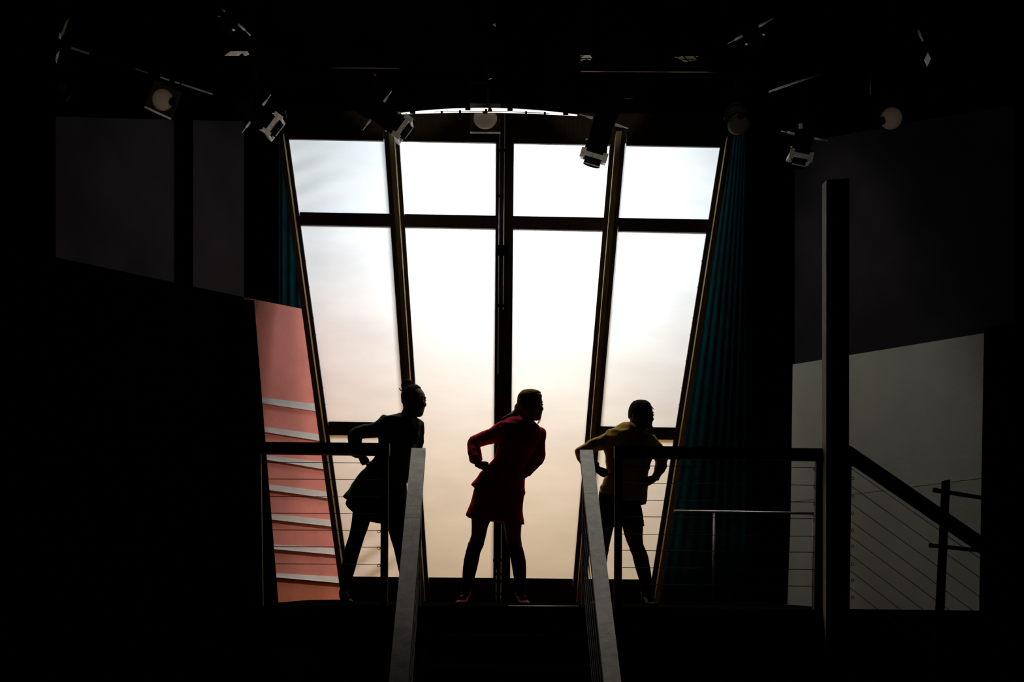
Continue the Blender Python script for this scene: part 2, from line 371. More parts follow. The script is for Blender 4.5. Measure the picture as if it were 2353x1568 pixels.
def leaf(side, label):
    t = thing('window_leaf', P(900 if side < 0 else 1450, 1384, WD), label, 'window')
    if side < 0:
        out0, out1 = XAo, XA; mu0, mu1 = XB0, XB1; in0, in1 = XC0, XC1
        o_in, m_a, m_b, c_in = XA, XB0, XB1, XC0
        cols = [(XA, XB0), (XB1, XC0)]
        finO = (lambda y: XAo(y)-1, lambda y: XAo(y)+11); finM = (lambda y: XB0(y)+11, lambda y: XB1(y)-11)
    else:
        out0, out1 = XG, XGo; mu0, mu1 = XF0, XF1; in0, in1 = XE0, XE1
        cols = [(XE1, XF0), (XF1, XG)]
        finO = (lambda y: XGo(y)-11, lambda y: XGo(y)+1); finM = (lambda y: XF0(y)+12, lambda y: XF1(y)-10)
    member('stile', out0, out1, yhead, yend, WD, .08, 'frame', t)
    member('stile', in0, in1, yhead, yend, WD, .08, 'frame', t)
    member('mullion', mu0, mu1, yhead, yend, WD, .08, 'frame', t)
    member('fin', finO[0], finO[1], lambda x: yhead(x)+54, yend, WD-.13, .13, 'fin', t)
    member('fin', finM[0], finM[1], lambda x: yhead(x)+46, yend, WD-.17, .17, 'fin', t)
    for k, (a, b) in enumerate(cols):
        outer = (k == 0) == (side < 0)
        rail('head_rail', a, b, yhead, ytop, WD+.01, .06, 'frame', t)
        rail('cross_rail', a, b, ym1, ym2, WD+.01, .06, 'frame', t)
        rail('bottom_rail', a, b, yb, yend, WD+.01, .06, 'frame', t)
        pane(t, a, b, ytop, ym1)
        if outer:
            rail('cross_rail', a, b, yl1, yl2, WD+.01, .06, 'frame', t)
            pane(t, a, b, ym2, yl1); pane(t, a, b, yl2, yb)
        else: pane(t, a, b, ym2, yb)
    # small staples that hold the cloth
    bm = bmesh.new()
    f = out1 if side < 0 else out0; sg = 1 if side < 0 else -1
    for y in (600, 660, 731, 770, 830, 892, 930): box_c = P(f(y)+sg*1, y, WD-.002); box_bm(bm, (box_c.x-.006, box_c.y-.006, box_c.z-.002), (box_c.x+.006, box_c.y+.002, box_c.z+.002))
    bm_obj('staples', bm, 'black', t)['kind'] = 'stuff'
    return t
leaf(-1, 'left leaf of the tall glowing window, with five cloth panes')
leaf(1, 'right leaf of the tall glowing window, with five cloth panes')
cpst = thing('window_post', P(1152, 1384, WD), 'slim dark post between the two leaves of the glowing window', 'post')
member('shaft', XD0, XD1, lambda x: 250, yend, WD-.05, .14, 'frame', cpst)
for y, xa, xb in ((575, 1141, 1168), (702, 1142, 1163), (1288, 1133, 1160), (1320, 1134, 1156), (1337, 1135, 1154), (1365, 1135, 1155), (345, 1147, 1164), (450, 1140, 1156)):
    h = 12 if y == 575 else 3
    slab('clip', [(xa, y-h), (xb, y-h), (xb, y+h), (xa, y+h)], WD-.065, .016, 'black', cpst)
for fx, ya, yb2 in ((lambda y: (XC1(y)+XD0(y))/2, 860, 1308), (lambda y: (XD1(y)+XE0(y))/2, 712, 1204)):
    slab('cover_strip', [(fx(ya)-2.5, ya), (fx(ya)+2.5, ya), (fx(yb2)+2.5, yb2), (fx(yb2)-2.5, yb2)], WD+.085, .006, 'black', cpst)
cy = slab('backcloth', [(1080, 200), (1230, 200), (1230, 1376), (1080, 1376)], 15.7, .02, 'cyc'); tag(cy, 'pale backcloth far behind the glowing window, seen through its slits', 'curtain')
fg = thing('added_light_flag', Vector((1.5, 15.8, PZ)), 'added black flag on a stand keeping the added side lamp off the window cloth', 'light blocker')  # unseen blocker added to shape the side lamp's light
fbm = bmesh.new(); fp_ = [Vector((.925, 15.8, 4.9)), Vector((1.6, 15.8, 4.9)), Vector((1.6, 15.8, 3.6)), Vector((.98, 15.8, 3.6))]; add_prism(fbm, fp_, [p+Vector((0, .01, 0)) for p in fp_]); bm_obj('flag', fbm, 'void', fg)
tube('stand', [Vector((1.5, 15.78, PZ)), Vector((1.5, 15.78, 4.9))], .012, 'black', fg); tube('base', [Vector((1.5, 15.78, PZ)), Vector((1.5, 15.78, PZ+.02))], .16, 'black', fg, 20)

# ------------------------------------------------------------------ railings
RD = 10.3
def cable_row(parent, pa, pb, ys_a, ys_b, da, db, r=.0022):
    for a, b in zip(ys_a, ys_b): tube('cable', [P(pa, a, da), P(pb, b, db)], r, 'steel', parent, 6)
def eye(parent, x, y, d):
    bm = bmesh.new(); c = P(x, y, d); n = 10
    pts = [c+Vector((.010*math.cos(a), 0, .010*math.sin(a))) for a in [k*2*math.pi/n for k in range(n+1)]]
    tube_bm(bm, pts, [.0022]*len(pts), 6, caps=False); bm_obj('turnbuckle', bm, 'steel', parent, True)
r1 = thing('deck_railing', P(740, 1392, RD), 'dark platform railing left of the stair with horizontal cables', 'railing')
slab('top_rail', [(598, 1015.5), (894, 1018.5), (894, 1046.5), (598, 1042)], RD-.03, .10, 'railblack', r1)
slab('post', [(583, 1042), (599, 1042), (604, 1392), (588, 1392)], RD, .035, 'edge', r1)
slab('post', [(875.5, 1046.5), (892.5, 1046.5), (890.5, 1394), (873.5, 1394)], RD, .035, 'edge', r1)
LY = [1063.7, 1102, 1142, 1180.5, 1219, 1257.5, 1297]
cable_row(r1, 600, 875, [y-1 for y in LY], [y+.8 for y in LY], RD+.03, RD+.03)
for y in LY: eye(r1, 870.5, y+3, RD+.03)
r2 = thing('deck_railing', P(1650, 1400, RD), 'dark platform railing right of the stair with horizontal cables', 'railing')
slab('top_rail', [(1412.5, 1024), (1896, 1031), (1896, 1058.5), (1412.5, 1052)], RD-.03, .10, 'railblack', r2)
slab('post', [(1413, 1052), (1430, 1052), (1429, 1398), (1411, 1398)], RD, .035, 'edge', r2)
slab('post', [(1876, 1058), (1892, 1058), (1890, 1405), (1871, 1405)], RD, .06, 'railblack', r2)
RY = [1070.5, 1110.5, 1149.5, 1187.5, 1228, 1265, 1304.5, 1343]
cable_row(r2, 1430, 1877, RY, [y+5 for y in RY], RD+.03, RD+.03)
for y in RY: eye(r2, 1873, y+9, RD+.03)
# the two stair handrails
def handrail(name, label, pts_top, width, inx, seam):
    t = thing(name, Vector((pts_top[0].x, pts_top[0].y, PZ)), label, 'railing')
    a, b = pts_top
    s = (b-a); sl = s.normalized()
    k = seam
    m_ = a+s*k
    for i, (p, q) in enumerate(((a, m_-sl*.002), (m_+sl*.002, b))):
        bm = bmesh.new(); n = Vector((0, -sl.z, sl.y)).normalized()
        if n.z < 0: n = -n
        w2 = Vector((width/2, 0, 0))
        add_prism(bm, [p-w2, p+w2, q+w2, q-w2], [v-n*.045 for v in (p-w2, p+w2, q+w2, q-w2)])
        bm_obj('handrail', bm, 'rail', t)
    for yy in (10.34, 8.2, 6.6):
        f = (yy-a.y)/(b.y-a.y); c = a+s*f
        if yy < b.y: continue
        gz = PZ if yy > 10.26 else PZ-math.ceil((10.235-yy)/going)*rise
        box('baluster', (c.x-.022, yy-.02, max(gz, 0)), (c.x+.022, yy+.02, c.z-.05), 'rail', t)
    for j in range(1, 8):
        off = Vector((inx*.012, 0, -.09-j*.118)); tube('cable', [a+off+Vector((0, .03, 0)), b+off], .003, 'steel', t, 6)
    return t
def hr_pts(xt, yt, xb, yb_):
    a = P(xt, yt, 10.28); db = 7.6; b0 = P(xb, yb_, db)
    return a, a+(b0-a)*1.55
handrail('stair_handrail', 'grey stair handrail descending on the left of the stair', hr_pts(961.5, 1030, 915.5, 1568), .098, 1, .235)
handrail('stair_handrail', 'grey stair handrail descending on the right of the stair', hr_pts(1347, 1034, 1407.5, 1568), .090, -1, .155)
# side stair railing at the right, coming down towards the audience
sr = thing('side_stair_railing', P(1955, 1400, RD), 'dark sloping handrail with parallel cables right of the tall timber column', 'railing')
bm = bmesh.new()
q0 = [P(1945, 1022, RD), P(1955, 1025, RD), P(2285, 1252, 9.55), P(2700, 1552, 8.7), P(2700, 1610, 8.7), P(2240, 1262, 9.65), P(1960, 1070, RD), P(1945, 1070, RD)]
add_prism(bm, q0, [p+Vector((.02, .08, 0)) for p in q0]); bm_obj('handrail', bm, 'railblack', sr)
slab('post', [(1945, 1070), (1957, 1070), (1952, 1405), (1940, 1405)], RD+.01, .06, 'railblack', sr)
for i, y in enumerate([1078, 1118, 1158, 1198, 1234, 1275, 1312, 1351]):
    k = .70+.013*i; tube('cable', [P(1957-i*.6, y, RD+.04), P(2400, y+k*443, 9.4)], .0022, 'steel', sr, 6)
    eye(sr, 1959, y+22, RD+.02)
# tall column
cl = slab('timber_column', [(1899, 413), (1952, 410), (1950, 1500), (1898, 1500)], 10.15, .135, 'column'); tag(cl, 'tall square timber column standing at the right end of the deck railing', 'column')
cl2 = None
# low pale tube rail behind
lr = thing('low_tube_rail', P(1640, 1400, 11.5), 'low pale tubular rail behind the deck railing, left of the timber column', 'railing')
tube('top_tube', [P(1549, 1175, 11.5), P(1822, 1179.5, 11.5), P(1872, 1180.5, 11.5)], .011, 'pipe', lr)
tube('post', [P(1641, 1178, 11.5), P(1640, 1392, 11.5)], .009, 'pipe', lr)
tube('post', [P(1870, 1181, 11.5), P(1868, 1394, 11.5)], .009, 'pipe', lr)
# dark post with two crossbars
cp = thing('crossbar_post', P(2160, 1415, 10.9), 'dark leaning post with two crossbars before the grey wall at right', 'post')
slab('upright', [(2168, 1105), (2184, 1102), (2138, 2140), (2117, 2140)], 10.9, .05, 'black', cp)
slab('crossbar', [(2146, 1121), (2262, 1141), (2262, 1149), (2146, 1131)], 10.86, .035, 'black', cp)
slab('crossbar', [(2137, 1249), (2262, 1262), (2262, 1271), (2137, 1258)], 10.86, .035, 'black', cp)

# ------------------------------------------------------------------ lighting rig
def rod(parent, p, r_=.006):
    return tube('drop_rod', [p, Vector((p.x, p.y, 8.99))], r_, 'black', parent, 6)
def lantern(name, label, rear, front, r, group=None, gel=True, lens='black', knobs=True, barn=False, framemat='metal', flip=1, pipe_up=.5):
    """profile spotlight along rear -> front (world points)"""
    t = thing(name, (rear+front)/2, label, 'stage light', group)
    ax = (front-rear); L = ax.length; ax = ax.normalized()
    s, u = ring_frame(ax)       # s across in the picture, u in depth
    def lathe(nm, prof, m, n=20):
        bm = bmesh.new(); tube_bm(bm, [rear+ax*L*a for a, _ in prof], [(b*r, b*r) for _, b in prof], n); return bm_obj(nm, bm, m, t, False)
    lathe('rear_housing', [(0, .55), (.03, .75), (.12, .98), (.36, 1.0), (.42, .9)], 'black')
    lathe('barrel', [(.40, .72), (.45, .80), (.80, .80), (.84, .86), (.95, .90), (.97, .90)], 'black')
    for k in (.12, .2, .28):
        bm = bmesh.new(); tube_bm(bm, [rear+ax*L*(k-.012), rear+ax*L*(k+.012)], [r*1.06]*2, 20); bm_obj('cooling_fin', bm, 'black', t)
    ln = lathe('lens', [(.955, .74), (.985, .78)], lens)
    if gel:
        bm = bmesh.new(); c = front+ax*.004; w_ = r*1.0; e = r*.22; o_, i_ = [], []
        for (p_, q_) in ((-1, -1), (1, -1), (1, 1), (-1, 1)):
            o_.append(c+s*w_*p_+u*w_*q_); i_.append(c+s*(w_-e)*p_+u*(w_-e)*q_)
        vo = [bm.verts.new(p) for p in o_]; vi = [bm.verts.new(p) for p in i_]; vo2 = [bm.verts.new(p-ax*.032) for p in o_]; vi2 = [bm.verts.new(p-ax*.032) for p in i_]
        for k in range(4):
            j = (k+1) % 4
            bm.faces.new((vo[k], vo[j], vi[j], vi[k])); bm.faces.new((vo2[k], vi2[k], vi2[j], vo2[j])); bm.faces.new((vo[k], vo2[k], vo2[j], vo[j])); bm.faces.new((vi[k], vi[j], vi2[j], vi2[k]))
        bm_obj('colour_frame', bm, framemat, t)
        for sg in (-1, 1):
            bm = bmesh.new(); c2 = front+s*sg*r*.86-u*r*1.04
            if u.y > 0: c2 = front+s*sg*r*.86-u*r*1.04
            m_ = r*.19
            pr = [c2-s*m_+ax*.028, c2+s*m_+ax*.022, c2+s*m_-ax*.052, c2-s*m_-ax*.046]; add_prism(bm, pr, [p+u*.012 for p in pr]); bm_obj('frame_clip', bm, framemat, t)
        bm = bmesh.new(); tube_bm(bm, [front+ax*.006, front+ax*.050], [(r*.62, r*.62), (r*.66, r*.66)], 20); bm_obj('snoot', bm, 'black', t)
        bm = bmesh.new(); a_ = front+ax*.055-u*r*.66; tube_bm(bm, [a_-s*r*.62, a_+s*r*.62], [.0045]*2, 6); bm_obj('rim_wire', bm, framemat, t)
    rod(t, rear+ax*L*.42+Vector((0, 0, r*2.1+.09)))
    # yoke and clamp
    piv = rear+ax*L*.42
    for sg in (-1, 1):
        bm = bmesh.new()
        a = piv+u*sg*r*1.15; b = a+Vector((0, 0, r*2.1))
        beam_bm(bm, a, b, .03, .006, u); bm_obj('yoke_arm', bm, 'black', t)
    bm = bmesh.new(); beam_bm(bm, piv+u*r*1.17+Vector((0, 0, r*2.1)), piv-u*r*1.17+Vector((0, 0, r*2.1)), .03, .006); bm_obj('yoke_bridge', bm, 'black', t)
    bm = bmesh.new(); c = piv+Vector((0, 0, r*2.1)); tube_bm(bm, [c, c+Vector((0, 0, .09))], [.012]*2, 10); tube_bm(bm, [c+Vector((-.02, 0, .10)), c+Vector((.02, 0, .10))], [.035]*2, 12); bm_obj('hook_clamp', bm, 'black', t, False)
    if knobs:
        kc = piv+ax*L*.08
        for sg in (-1, 1):
            bm = bmesh.new(); a = kc+s*sg*r*.9-u*r*.3; tube_bm(bm, [a, a+s*sg*.055], [.011, .008], 8); tube_bm(bm, [a+s*sg*.055, a+s*sg*.10], [.004, .004], 6)
            ball_bm(bm, a+s*sg*.10, .006, 1); bm_obj('shutter_handle', bm, framemat, t, True)
        for sg in (-1, 1):
            bm = bmesh.new(); ball_bm(bm, rear+ax*L*.78+s*sg*r*.9-u*.02, .012, 1, (1, 1, .6)); bm_obj('lock_knob', bm, framemat, t, True)
    if barn:
        for sg in (-1, 1):
            bm = bmesh.new(); a = front+s*sg*r*.95; pr = [a+u*r, a-u*r, a-u*r*.7+ax*r*1.3+s*sg*r*.6, a+u*r*.7+ax*r*1.3+s*sg*r*.6]
            add_prism(bm, pr, [p+s*sg*.004 for p in pr]); bm_obj('barn_door', bm, framemat, t)
    return t
lantern('profile_spotlight', 'black spotlight with bright metal colour frame at the upper left corner of the window', P(548, 232, 11.35), P(634, 296, 11.33), .088)
lantern('profile_spotlight', 'black spotlight tilted down over the top of the left leaf', P(806, 212, 11.9), P(930, 302, 11.88), .098)
lantern('profile_spotlight', 'long black spotlight hanging before the top right pane of the inner column', P(1412, 196, 11.4), P(1363, 366, 11.45), .100)
lantern('profile_spotlight', 'dim black spotlight hanging right of the window, pointing down', P(1858, 262, 11.3), P(1836, 368, 11.3), .085)
lantern('profile_spotlight', 'dim spotlight high up above the left horizontal truss', P(556, 20, 9.6), P(512, 66, 9.6), .07, gel=False)
lantern('profile_spotlight', 'dim spotlight high up above the right horizontal truss', P(1704, 40, 9.6), P(1742, 108, 9.6), .07, gel=False)

def fresnel(label, c, r, roll, squash, lens, sq=True, notch=(.8, -.3), d_=None):
    """round-lens lantern that faces the audience; c world point, r radius, tipped down by squash"""
    t = thing('fresnel_lantern', c, label, 'stage light')
    tilt = math.acos(squash)
    f = Vector((0, -math.cos(tilt), -math.sin(tilt)))      # facing direction
    s = Vector((math.cos(roll), 0, -math.sin(roll))); s = (s-f*s.dot(f)).normalized(); u = s.cross(f).normalized()
    def ringpts(cc, rr, n=28): return [cc+s*rr*math.cos(k*2*math.pi/n)+u*rr*math.sin(k*2*math.pi/n) for k in range(n)]
    def loft(nm, prof, m, sm=False, n=28):
        bm = bmesh.new(); rs = [[bm.verts.new(p) for p in ringpts(c+f*a, b, n)] for a, b in prof]
        for r0, r1_ in zip(rs, rs[1:]):
            for k in range(n): bm.faces.new((r0[k], r0[(k+1) % n], r1_[(k+1) % n], r1_[k]))
        bm.faces.new(rs[0]); bm.faces.new(rs[-1]); return bm_obj(nm, bm, m, t, sm)
    loft('housing', [(-.26, r*.7), (-.24, r*1.0), (-.02, r*1.12), (-.005, r*1.12)], 'black')
    loft('lens', [(-.004, r), (.006, r*.97), (.014, r*.8), (.020, r*.5), (.022, r*.15)], lens, True)
    if sq:
        bm = bmesh.new(); w_ = r*1.28; i_ = r*1.02; n = 32; o_, ii = [], []
        for k in range(n):
            a = k*2*math.pi/n+math.pi/4*0; ca, sa = math.cos(a), math.sin(a); q = w_/max(abs(ca), abs(sa))
            o_.append(c-f*.004+s*ca*q+u*sa*q); ii.append(c-f*.004+s*ca*i_+u*sa*i_)
        vo = [bm.verts.new(p) for p in o_]; vi = [bm.verts.new(p) for p in ii]; vo2 = [bm.verts.new(p-f*.012) for p in o_]; vi2 = [bm.verts.new(p-f*.012) for p in ii]
        for k in range(n):
            j = (k+1) % n
            bm.faces.new((vo[k], vo[j], vi[j], vi[k])); bm.faces.new((vo2[k], vi2[k], vi2[j], vo2[j])); bm.faces.new((vo[k], vo2[k], vo2[j], vo[j])); bm.faces.new((vi[k], vi[j], vi2[j], vi2[k]))
        bm_obj('colour_frame', bm, 'gelframe', t)
        bm = bmesh.new(); beam_bm(bm, c+u*w_-s*w_+f*.004, c+u*w_+s*w_+f*.004, .006, .014, u); bm_obj('frame_lip', bm, 'metal', t)
    bm = bmesh.new(); ball_bm(bm, c+s*r*notch[0]+u*r*notch[1]+f*.045, r*.30, 2); bm_obj('focus_knob', bm, 'black', t, True)
    for sg in (-1, 1):
        bm = bmesh.new(); a = c+s*sg*r*1.36-f*.12; beam_bm(bm, a, a+Vector((0, 0, r*2.4)), .006, .03, Vector((0, 1, 0))); bm_obj('yoke_arm', bm, 'black', t)
    bm = bmesh.new(); z_ = Vector((0, 0, r*2.4)); beam_bm(bm, c-s*r*1.4-f*.12+z_, c+s*r*1.4-f*.12+z_, .03, .006); tube_bm(bm, [c-f*.12+z_, c-f*.12+z_+Vector((0, 0, .10))], [.012]*2, 10); bm_obj('hook_clamp', bm, 'black', t)
    rod(t, c-f*.12+z_+Vector((0, 0, .10)))
    return t
fresnel('tan round-lensed lantern hanging at upper left, lit lens facing the audience', P(374, 229, 10.6), .078, math.radians(25), .95, 'lens_tan', True, (.95, -.15))
fresnel('round-lensed lantern hung over the middle of the window under the curved white panel', P(1115, 272, 12.4), .100, 0, .72, 'lens_grey', True, (0, -.95))
fresnel('dim lantern with smeared round lens above the top right corner of the window', P(1697, 286, 11.7), .088, math.radians(-20), .8, 'lens_dim', False, (.3, -.9))
fresnel('tan round-lensed lantern hanging at upper right over the timber column', P(2048, 272, 10.6), .080, math.radians(-30), .93, 'lens_tan', False, (-.9, -.2))
fresnel('very dim round-lensed lantern at the far upper left', P(139, 212, 10.4), .074, math.radians(20), .95, 'lens_dark', False, (.9, -.6))

# pipes, trusses, curved panel
lp = thing('lighting_pipe', P(320, 162, 10.5), 'blue-grey lighting pipe sloping above the upper left lantern', 'lighting pipe')
pa, pb = P(165, 110, 9.6), P(487, 216, 11.6)
tube('pipe', [pa, pb], .008, 'bluepipe', lp)
for k0, k1 in ((.10, .40), (.49, .58), (.65, .69)): tube('added_dark_sleeve', [pa+(pb-pa)*k0, pa+(pb-pa)*k1], .0095, 'black', lp)  # black sleeves added where other gear hides the pipe
tag(tube('lighting_pipe', [P(1768, 211, 11.6), P(1892, 167, 10.8)], .008, 'bluepipe'), 'blue-grey lighting pipe sloping above the dim spotlight at right', 'lighting pipe')
tag(tube('drop_pipe', [P(2003, 165, 10.6), P(2002, 216, 10.6)], .010, 'bluepipe'), 'short blue-grey drop pipe above the upper right lantern', 'lighting pipe')
def truss(x0, x1, ya, yb_, d, label):
    t = thing('lighting_truss', P((x0+x1)/2, yb_, d), label, 'truss')
    for y, dd in ((ya, 0), (yb_, 0), (ya, .3)):
        tube('chord', [P(x0, y, d)+Vector((0, dd, 0)), P(x1, y+(x1-x0)*.006, d)+Vector((0, dd, 0))], .0035 if y == yb_ else .008, 'reddish' if y == yb_ else 'black', t, 8)
    for k in (.2, .8): rod(t, P(x0+(x1-x0)*k, ya, d))
    n = 9
    for i in range(n):
        xa = x0+(x1-x0)*i/n; xb = x0+(x1-x0)*(i+1)/n
        tube('lattice_bar', [P(xa, ya if i % 2 else yb_, d), P(xb, yb_ if i % 2 else ya, d)], .005, 'black', t, 6)
    return t
truss(640, 915, 110, 155, 10.8, 'thin dark lattice truss above the left leaf of the window')
truss(1334, 1740, 118, 164, 10.8, 'thin dark lattice truss above the right leaf of the window')
def plate(pts, d, label, m='metal'):
    cx_ = sum(p[0] for p in pts)/len(pts); cy_ = min(p[1] for p in pts)
    t = thing('reflector_plate', P(cx_, cy_, d), label, 'stage light part'); slab('plate', pts, d, .01, m, t)
    rod(t, P(cx_, cy_+3, d)+Vector((0, .014, 0)), .003)
plate([(516, 127.5), (530, 117.5), (569, 117.5), (572, 124), (562, 128), (555, 121), (548, 127.5)], 11, 'pale bent metal plate above the upper left spotlight')
plate([(1334, 126.5), (1356, 126.5), (1361, 134), (1358, 138), (1348, 135), (1334, 139)], 11, 'small pale metal plate at the left end of the right truss')
plate([(1549, 130), (1560, 131), (1566, 129), (1604, 129), (1602, 137), (1589, 138), (1584, 141), (1573, 141), (1565, 136)], 11, 'dull metal plate above the right end of the window', 'column')
plate([(2132, 120), (2139, 135), (2131, 152), (2124, 137)], 10, 'pale diamond-shaped metal plate at the far upper right')
plate([(2110, 67), (2114, 74), (2123, 94), (2120, 95), (2112, 80)], 10, 'thin pale metal blade above the diamond-shaped plate', 'column')
plate([(157, 42), (151, 62), (144, 81), (141, 76), (149, 55)], 10, 'thin pale metal blade at the far upper left', 'column')
plate([(137, 75), (141, 79), (138, 90), (134, 87)], 10, 'tiny pale metal tab below the far upper left blade')
plate([(136, 116), (133, 130), (129, 144), (127, 138), (130, 124)], 10, 'small tapering metal blade above the very dim lantern')
plate([(528, 26), (522, 36), (508, 51), (511, 43)], 9.7, 'slim metal blade beside the dim spotlight high above the left truss', 'column')
plate([(1133, 56), (1139, 53), (1139, 60)], 11, 'tiny pale triangular plate above the hanging pole')
plate([(1122, 176), (1129, 175), (1130, 180), (1123, 182)], 11.9, 'small pale clamp plate on the hanging pole')
plate([(1836, 284), (1844, 283), (1845, 294), (1837, 296)], 11.15, 'small pale knob plate above the dim spotlight at right')
tag(tube('hanging_pole', [P(1123, 88, 12.0), P(1122, 246, 12.3)], .012, 'black'), 'thin vertical pole holding the curved white panel', 'pole')
# cables looping from the rig
def cable(pts, d, r, m, label):
    w_ = [P(x, y, d) for x, y in pts]; return tag(tube('rig_cable', w_, r, m, None, 6), label, 'cable')
cable([(1330, 205), (1345, 205), (1358, 203), (1370, 200), (1382, 194)], 11.2, .0035, 'railblack', 'thin black cable looping left of the long spotlight')
cable([(1432, 225), (1445, 227), (1456, 223), (1465, 214)], 11.2, .0035, 'pipe', 'thin grey cable looping right of the long spotlight')
cable([(2128, 212), (2140, 214), (2152, 210), (2163, 202), (2160, 218), (2150, 224), (2140, 226)], 10.6, .007, 'railblack', 'coiled cable hanging at the far right of the rig')
tag(tube('safety_sleeve', [P(1406, 176, 11.4), P(1405, 190, 11.4)], .006, 'redtape'), 'short red safety sleeve above the long spotlight', 'cable')
tag(tube('safety_sleeve', [P(857, 168, 11.4), P(864, 174, 11.4)], .005, 'redtape'), 'short red safety sleeve above the tilted left spotlight', 'cable')
# curved panel: a shallow bowed sheet hanging flat, seen from below, with dark clips; its glow is added
cpn = thing('curved_panel', P(1124, 256, 12.3), 'thin curved white panel with added glow hanging level above the middle of the window', 'light')
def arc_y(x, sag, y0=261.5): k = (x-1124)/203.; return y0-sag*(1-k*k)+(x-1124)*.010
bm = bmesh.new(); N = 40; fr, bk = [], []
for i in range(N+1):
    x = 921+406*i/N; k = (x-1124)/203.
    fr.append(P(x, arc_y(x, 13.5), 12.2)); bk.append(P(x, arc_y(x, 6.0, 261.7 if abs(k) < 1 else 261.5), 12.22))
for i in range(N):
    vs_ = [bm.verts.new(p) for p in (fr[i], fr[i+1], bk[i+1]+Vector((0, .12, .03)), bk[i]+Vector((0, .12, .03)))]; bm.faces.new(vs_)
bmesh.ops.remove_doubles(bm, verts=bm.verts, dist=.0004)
so = bm_obj('bowed_sheet', bm, 'glow', cpn, True); so.modifiers.new('thickness', 'SOLIDIFY').thickness = .004
pts = [P(x, arc_y(x, 6.5, 263.), 12.15) for x in range(998, 1270, 8)]
tube('edge_strip', pts, .003, 'alu', cpn, 6)
for x, y in ((948, 257.5), (1075, 249.5), (1172, 251), (1300, 260.5)): slab('clip', [(x-6, y-2.5), (x+6, y-2.5), (x+6, y+2.5), (x-6, y+2.5)], 12.1, .02, 'black', cpn)
for x, y in ((1015, 257.5), (1057, 256), (1117, 253), (1209, 258), (1252, 260)): slab('clip', [(x-2.5, y-2.5), (x+2.5, y-2.5), (x+2.5, y+2.5), (x-2.5, y+2.5)], 12.1, .02, 'black', cpn)
slab('bracket', [(1123, 246), (1128, 246), (1131, 254), (1121, 254)], 12.1, .03, 'black', cpn)

# ------------------------------------------------------------------ people
PX = 11/F
def stack_bm(bm, rows, d, n=28, pw_=2.0):
    """horizontal-ish rings: (x_left, y_left, x_right, y_right, half depth m, depth shift m)"""
    rings = []
    for row in rows:
        xl_, yl_, xr_, yr_, b = row[:5]; dd = row[5] if len(row) > 5 else 0
        A = P(xl_, yl_, d)+Vector((0, dd, 0)); B = P(xr_, yr_, d)+Vector((0, dd, 0)); c = (A+B)/2; h = (B-A)/2
        ring = []
        for k in range(n):
            a = k*2*math.pi/n; ca, sa = math.cos(a), math.sin(a)
            ring.append(bm.verts.new(c+h*math.copysign(abs(ca)**(2/pw_), ca)+Vector((0, b, 0))*math.copysign(abs(sa)**(2/pw_), sa)))
        rings.append(ring)
    for r0, r1_ in zip(rings, rings[1:]):
        for k in range(n): bm.faces.new((r0[k], r0[(k+1) % n], r1_[(k+1) % n], r1_[k]))
    bm.faces.new(list(reversed(rings[0]))); bm.faces.new(rings[-1])
def limb_bm(bm, pts, d, k=1., n=16, endcap=True):
    """(x, y, r px, depth shift)"""
    # densify with smooth interpolation
    w_ = [P(p[0], p[1], d)+Vector((0, p[3] if len(p) > 3 else 0, 0)) for p in pts]; r = [p[2]*PX*k for p in pts]
    P2, R2 = [], []
    for i in range(len(w_)-1):
        for s in range(4):
            t = s/4; p0 = w_[max(0, i-1)]; p1 = w_[i]; p2 = w_[i+1]; p3 = w_[min(len(w_)-1, i+2)]
            P2.append(.5*((2*p1)+(p2-p0)*t+(2*p0-5*p1+4*p2-p3)*t*t+(3*p1-p0-3*p2+p3)*t**3)); R2.append(r[i]+(r[i+1]-r[i])*t)
    P2.append(w_[-1]); R2.append(r[-1])
    tube_bm(bm, P2, R2, n); ball_bm(bm, P2[0], R2[0]*.98, 2)
    if endcap: ball_bm(bm, P2[-1], R2[-1]*.98, 2)
def remesh(name, bm, m, parent=None, voxel=.007, smooth=2, crease=0., cs=18., seed=0.):
    bmesh.ops.recalc_face_normals(bm, faces=bm.faces)
    me = bpy.data.meshes.new('tmp'); bm.to_mesh(me); bm.free()
    o = bpy.data.objects.new('tmp', me); COL.objects.link(o)
    r = o.modifiers.new('r', 'REMESH'); r.mode = 'VOXEL'; r.voxel_size = voxel
    if smooth: s = o.modifiers.new('s', 'SMOOTH'); s.iterations = smooth; s.factor = .5
    dg = bpy.context.evaluated_depsgraph_get(); dg.update()
    out = bpy.data.meshes.new_from_object(o.evaluated_get(dg)); bpy.data.objects.remove(o); bpy.data.meshes.remove(me)
    out.name = name; out.materials.clear()
    if crease:
        nr = [v.normal.copy() for v in out.vertices]
        for v, q in zip(out.vertices, nr):
            p = v.co; f = noise.noise(Vector((p.x*cs+seed, p.y*cs*.6, p.z*cs*1.6)))
            g = 1-abs(noise.noise(Vector((p.x*cs*.5-p.z*cs*.8, p.y*cs*.4, p.z*cs*.5+seed))))*2
            g2 = 1-abs(noise.noise(Vector((p.x*cs*.35+p.z*cs*.7+seed*2, p.y*cs*.3, p.z*cs*.4-p.x*cs*.5))))*2.2
            v.co = p+q*crease*(f*.5+g*.45+g2*.6-.5)
    return link(name, out, m, parent, True)
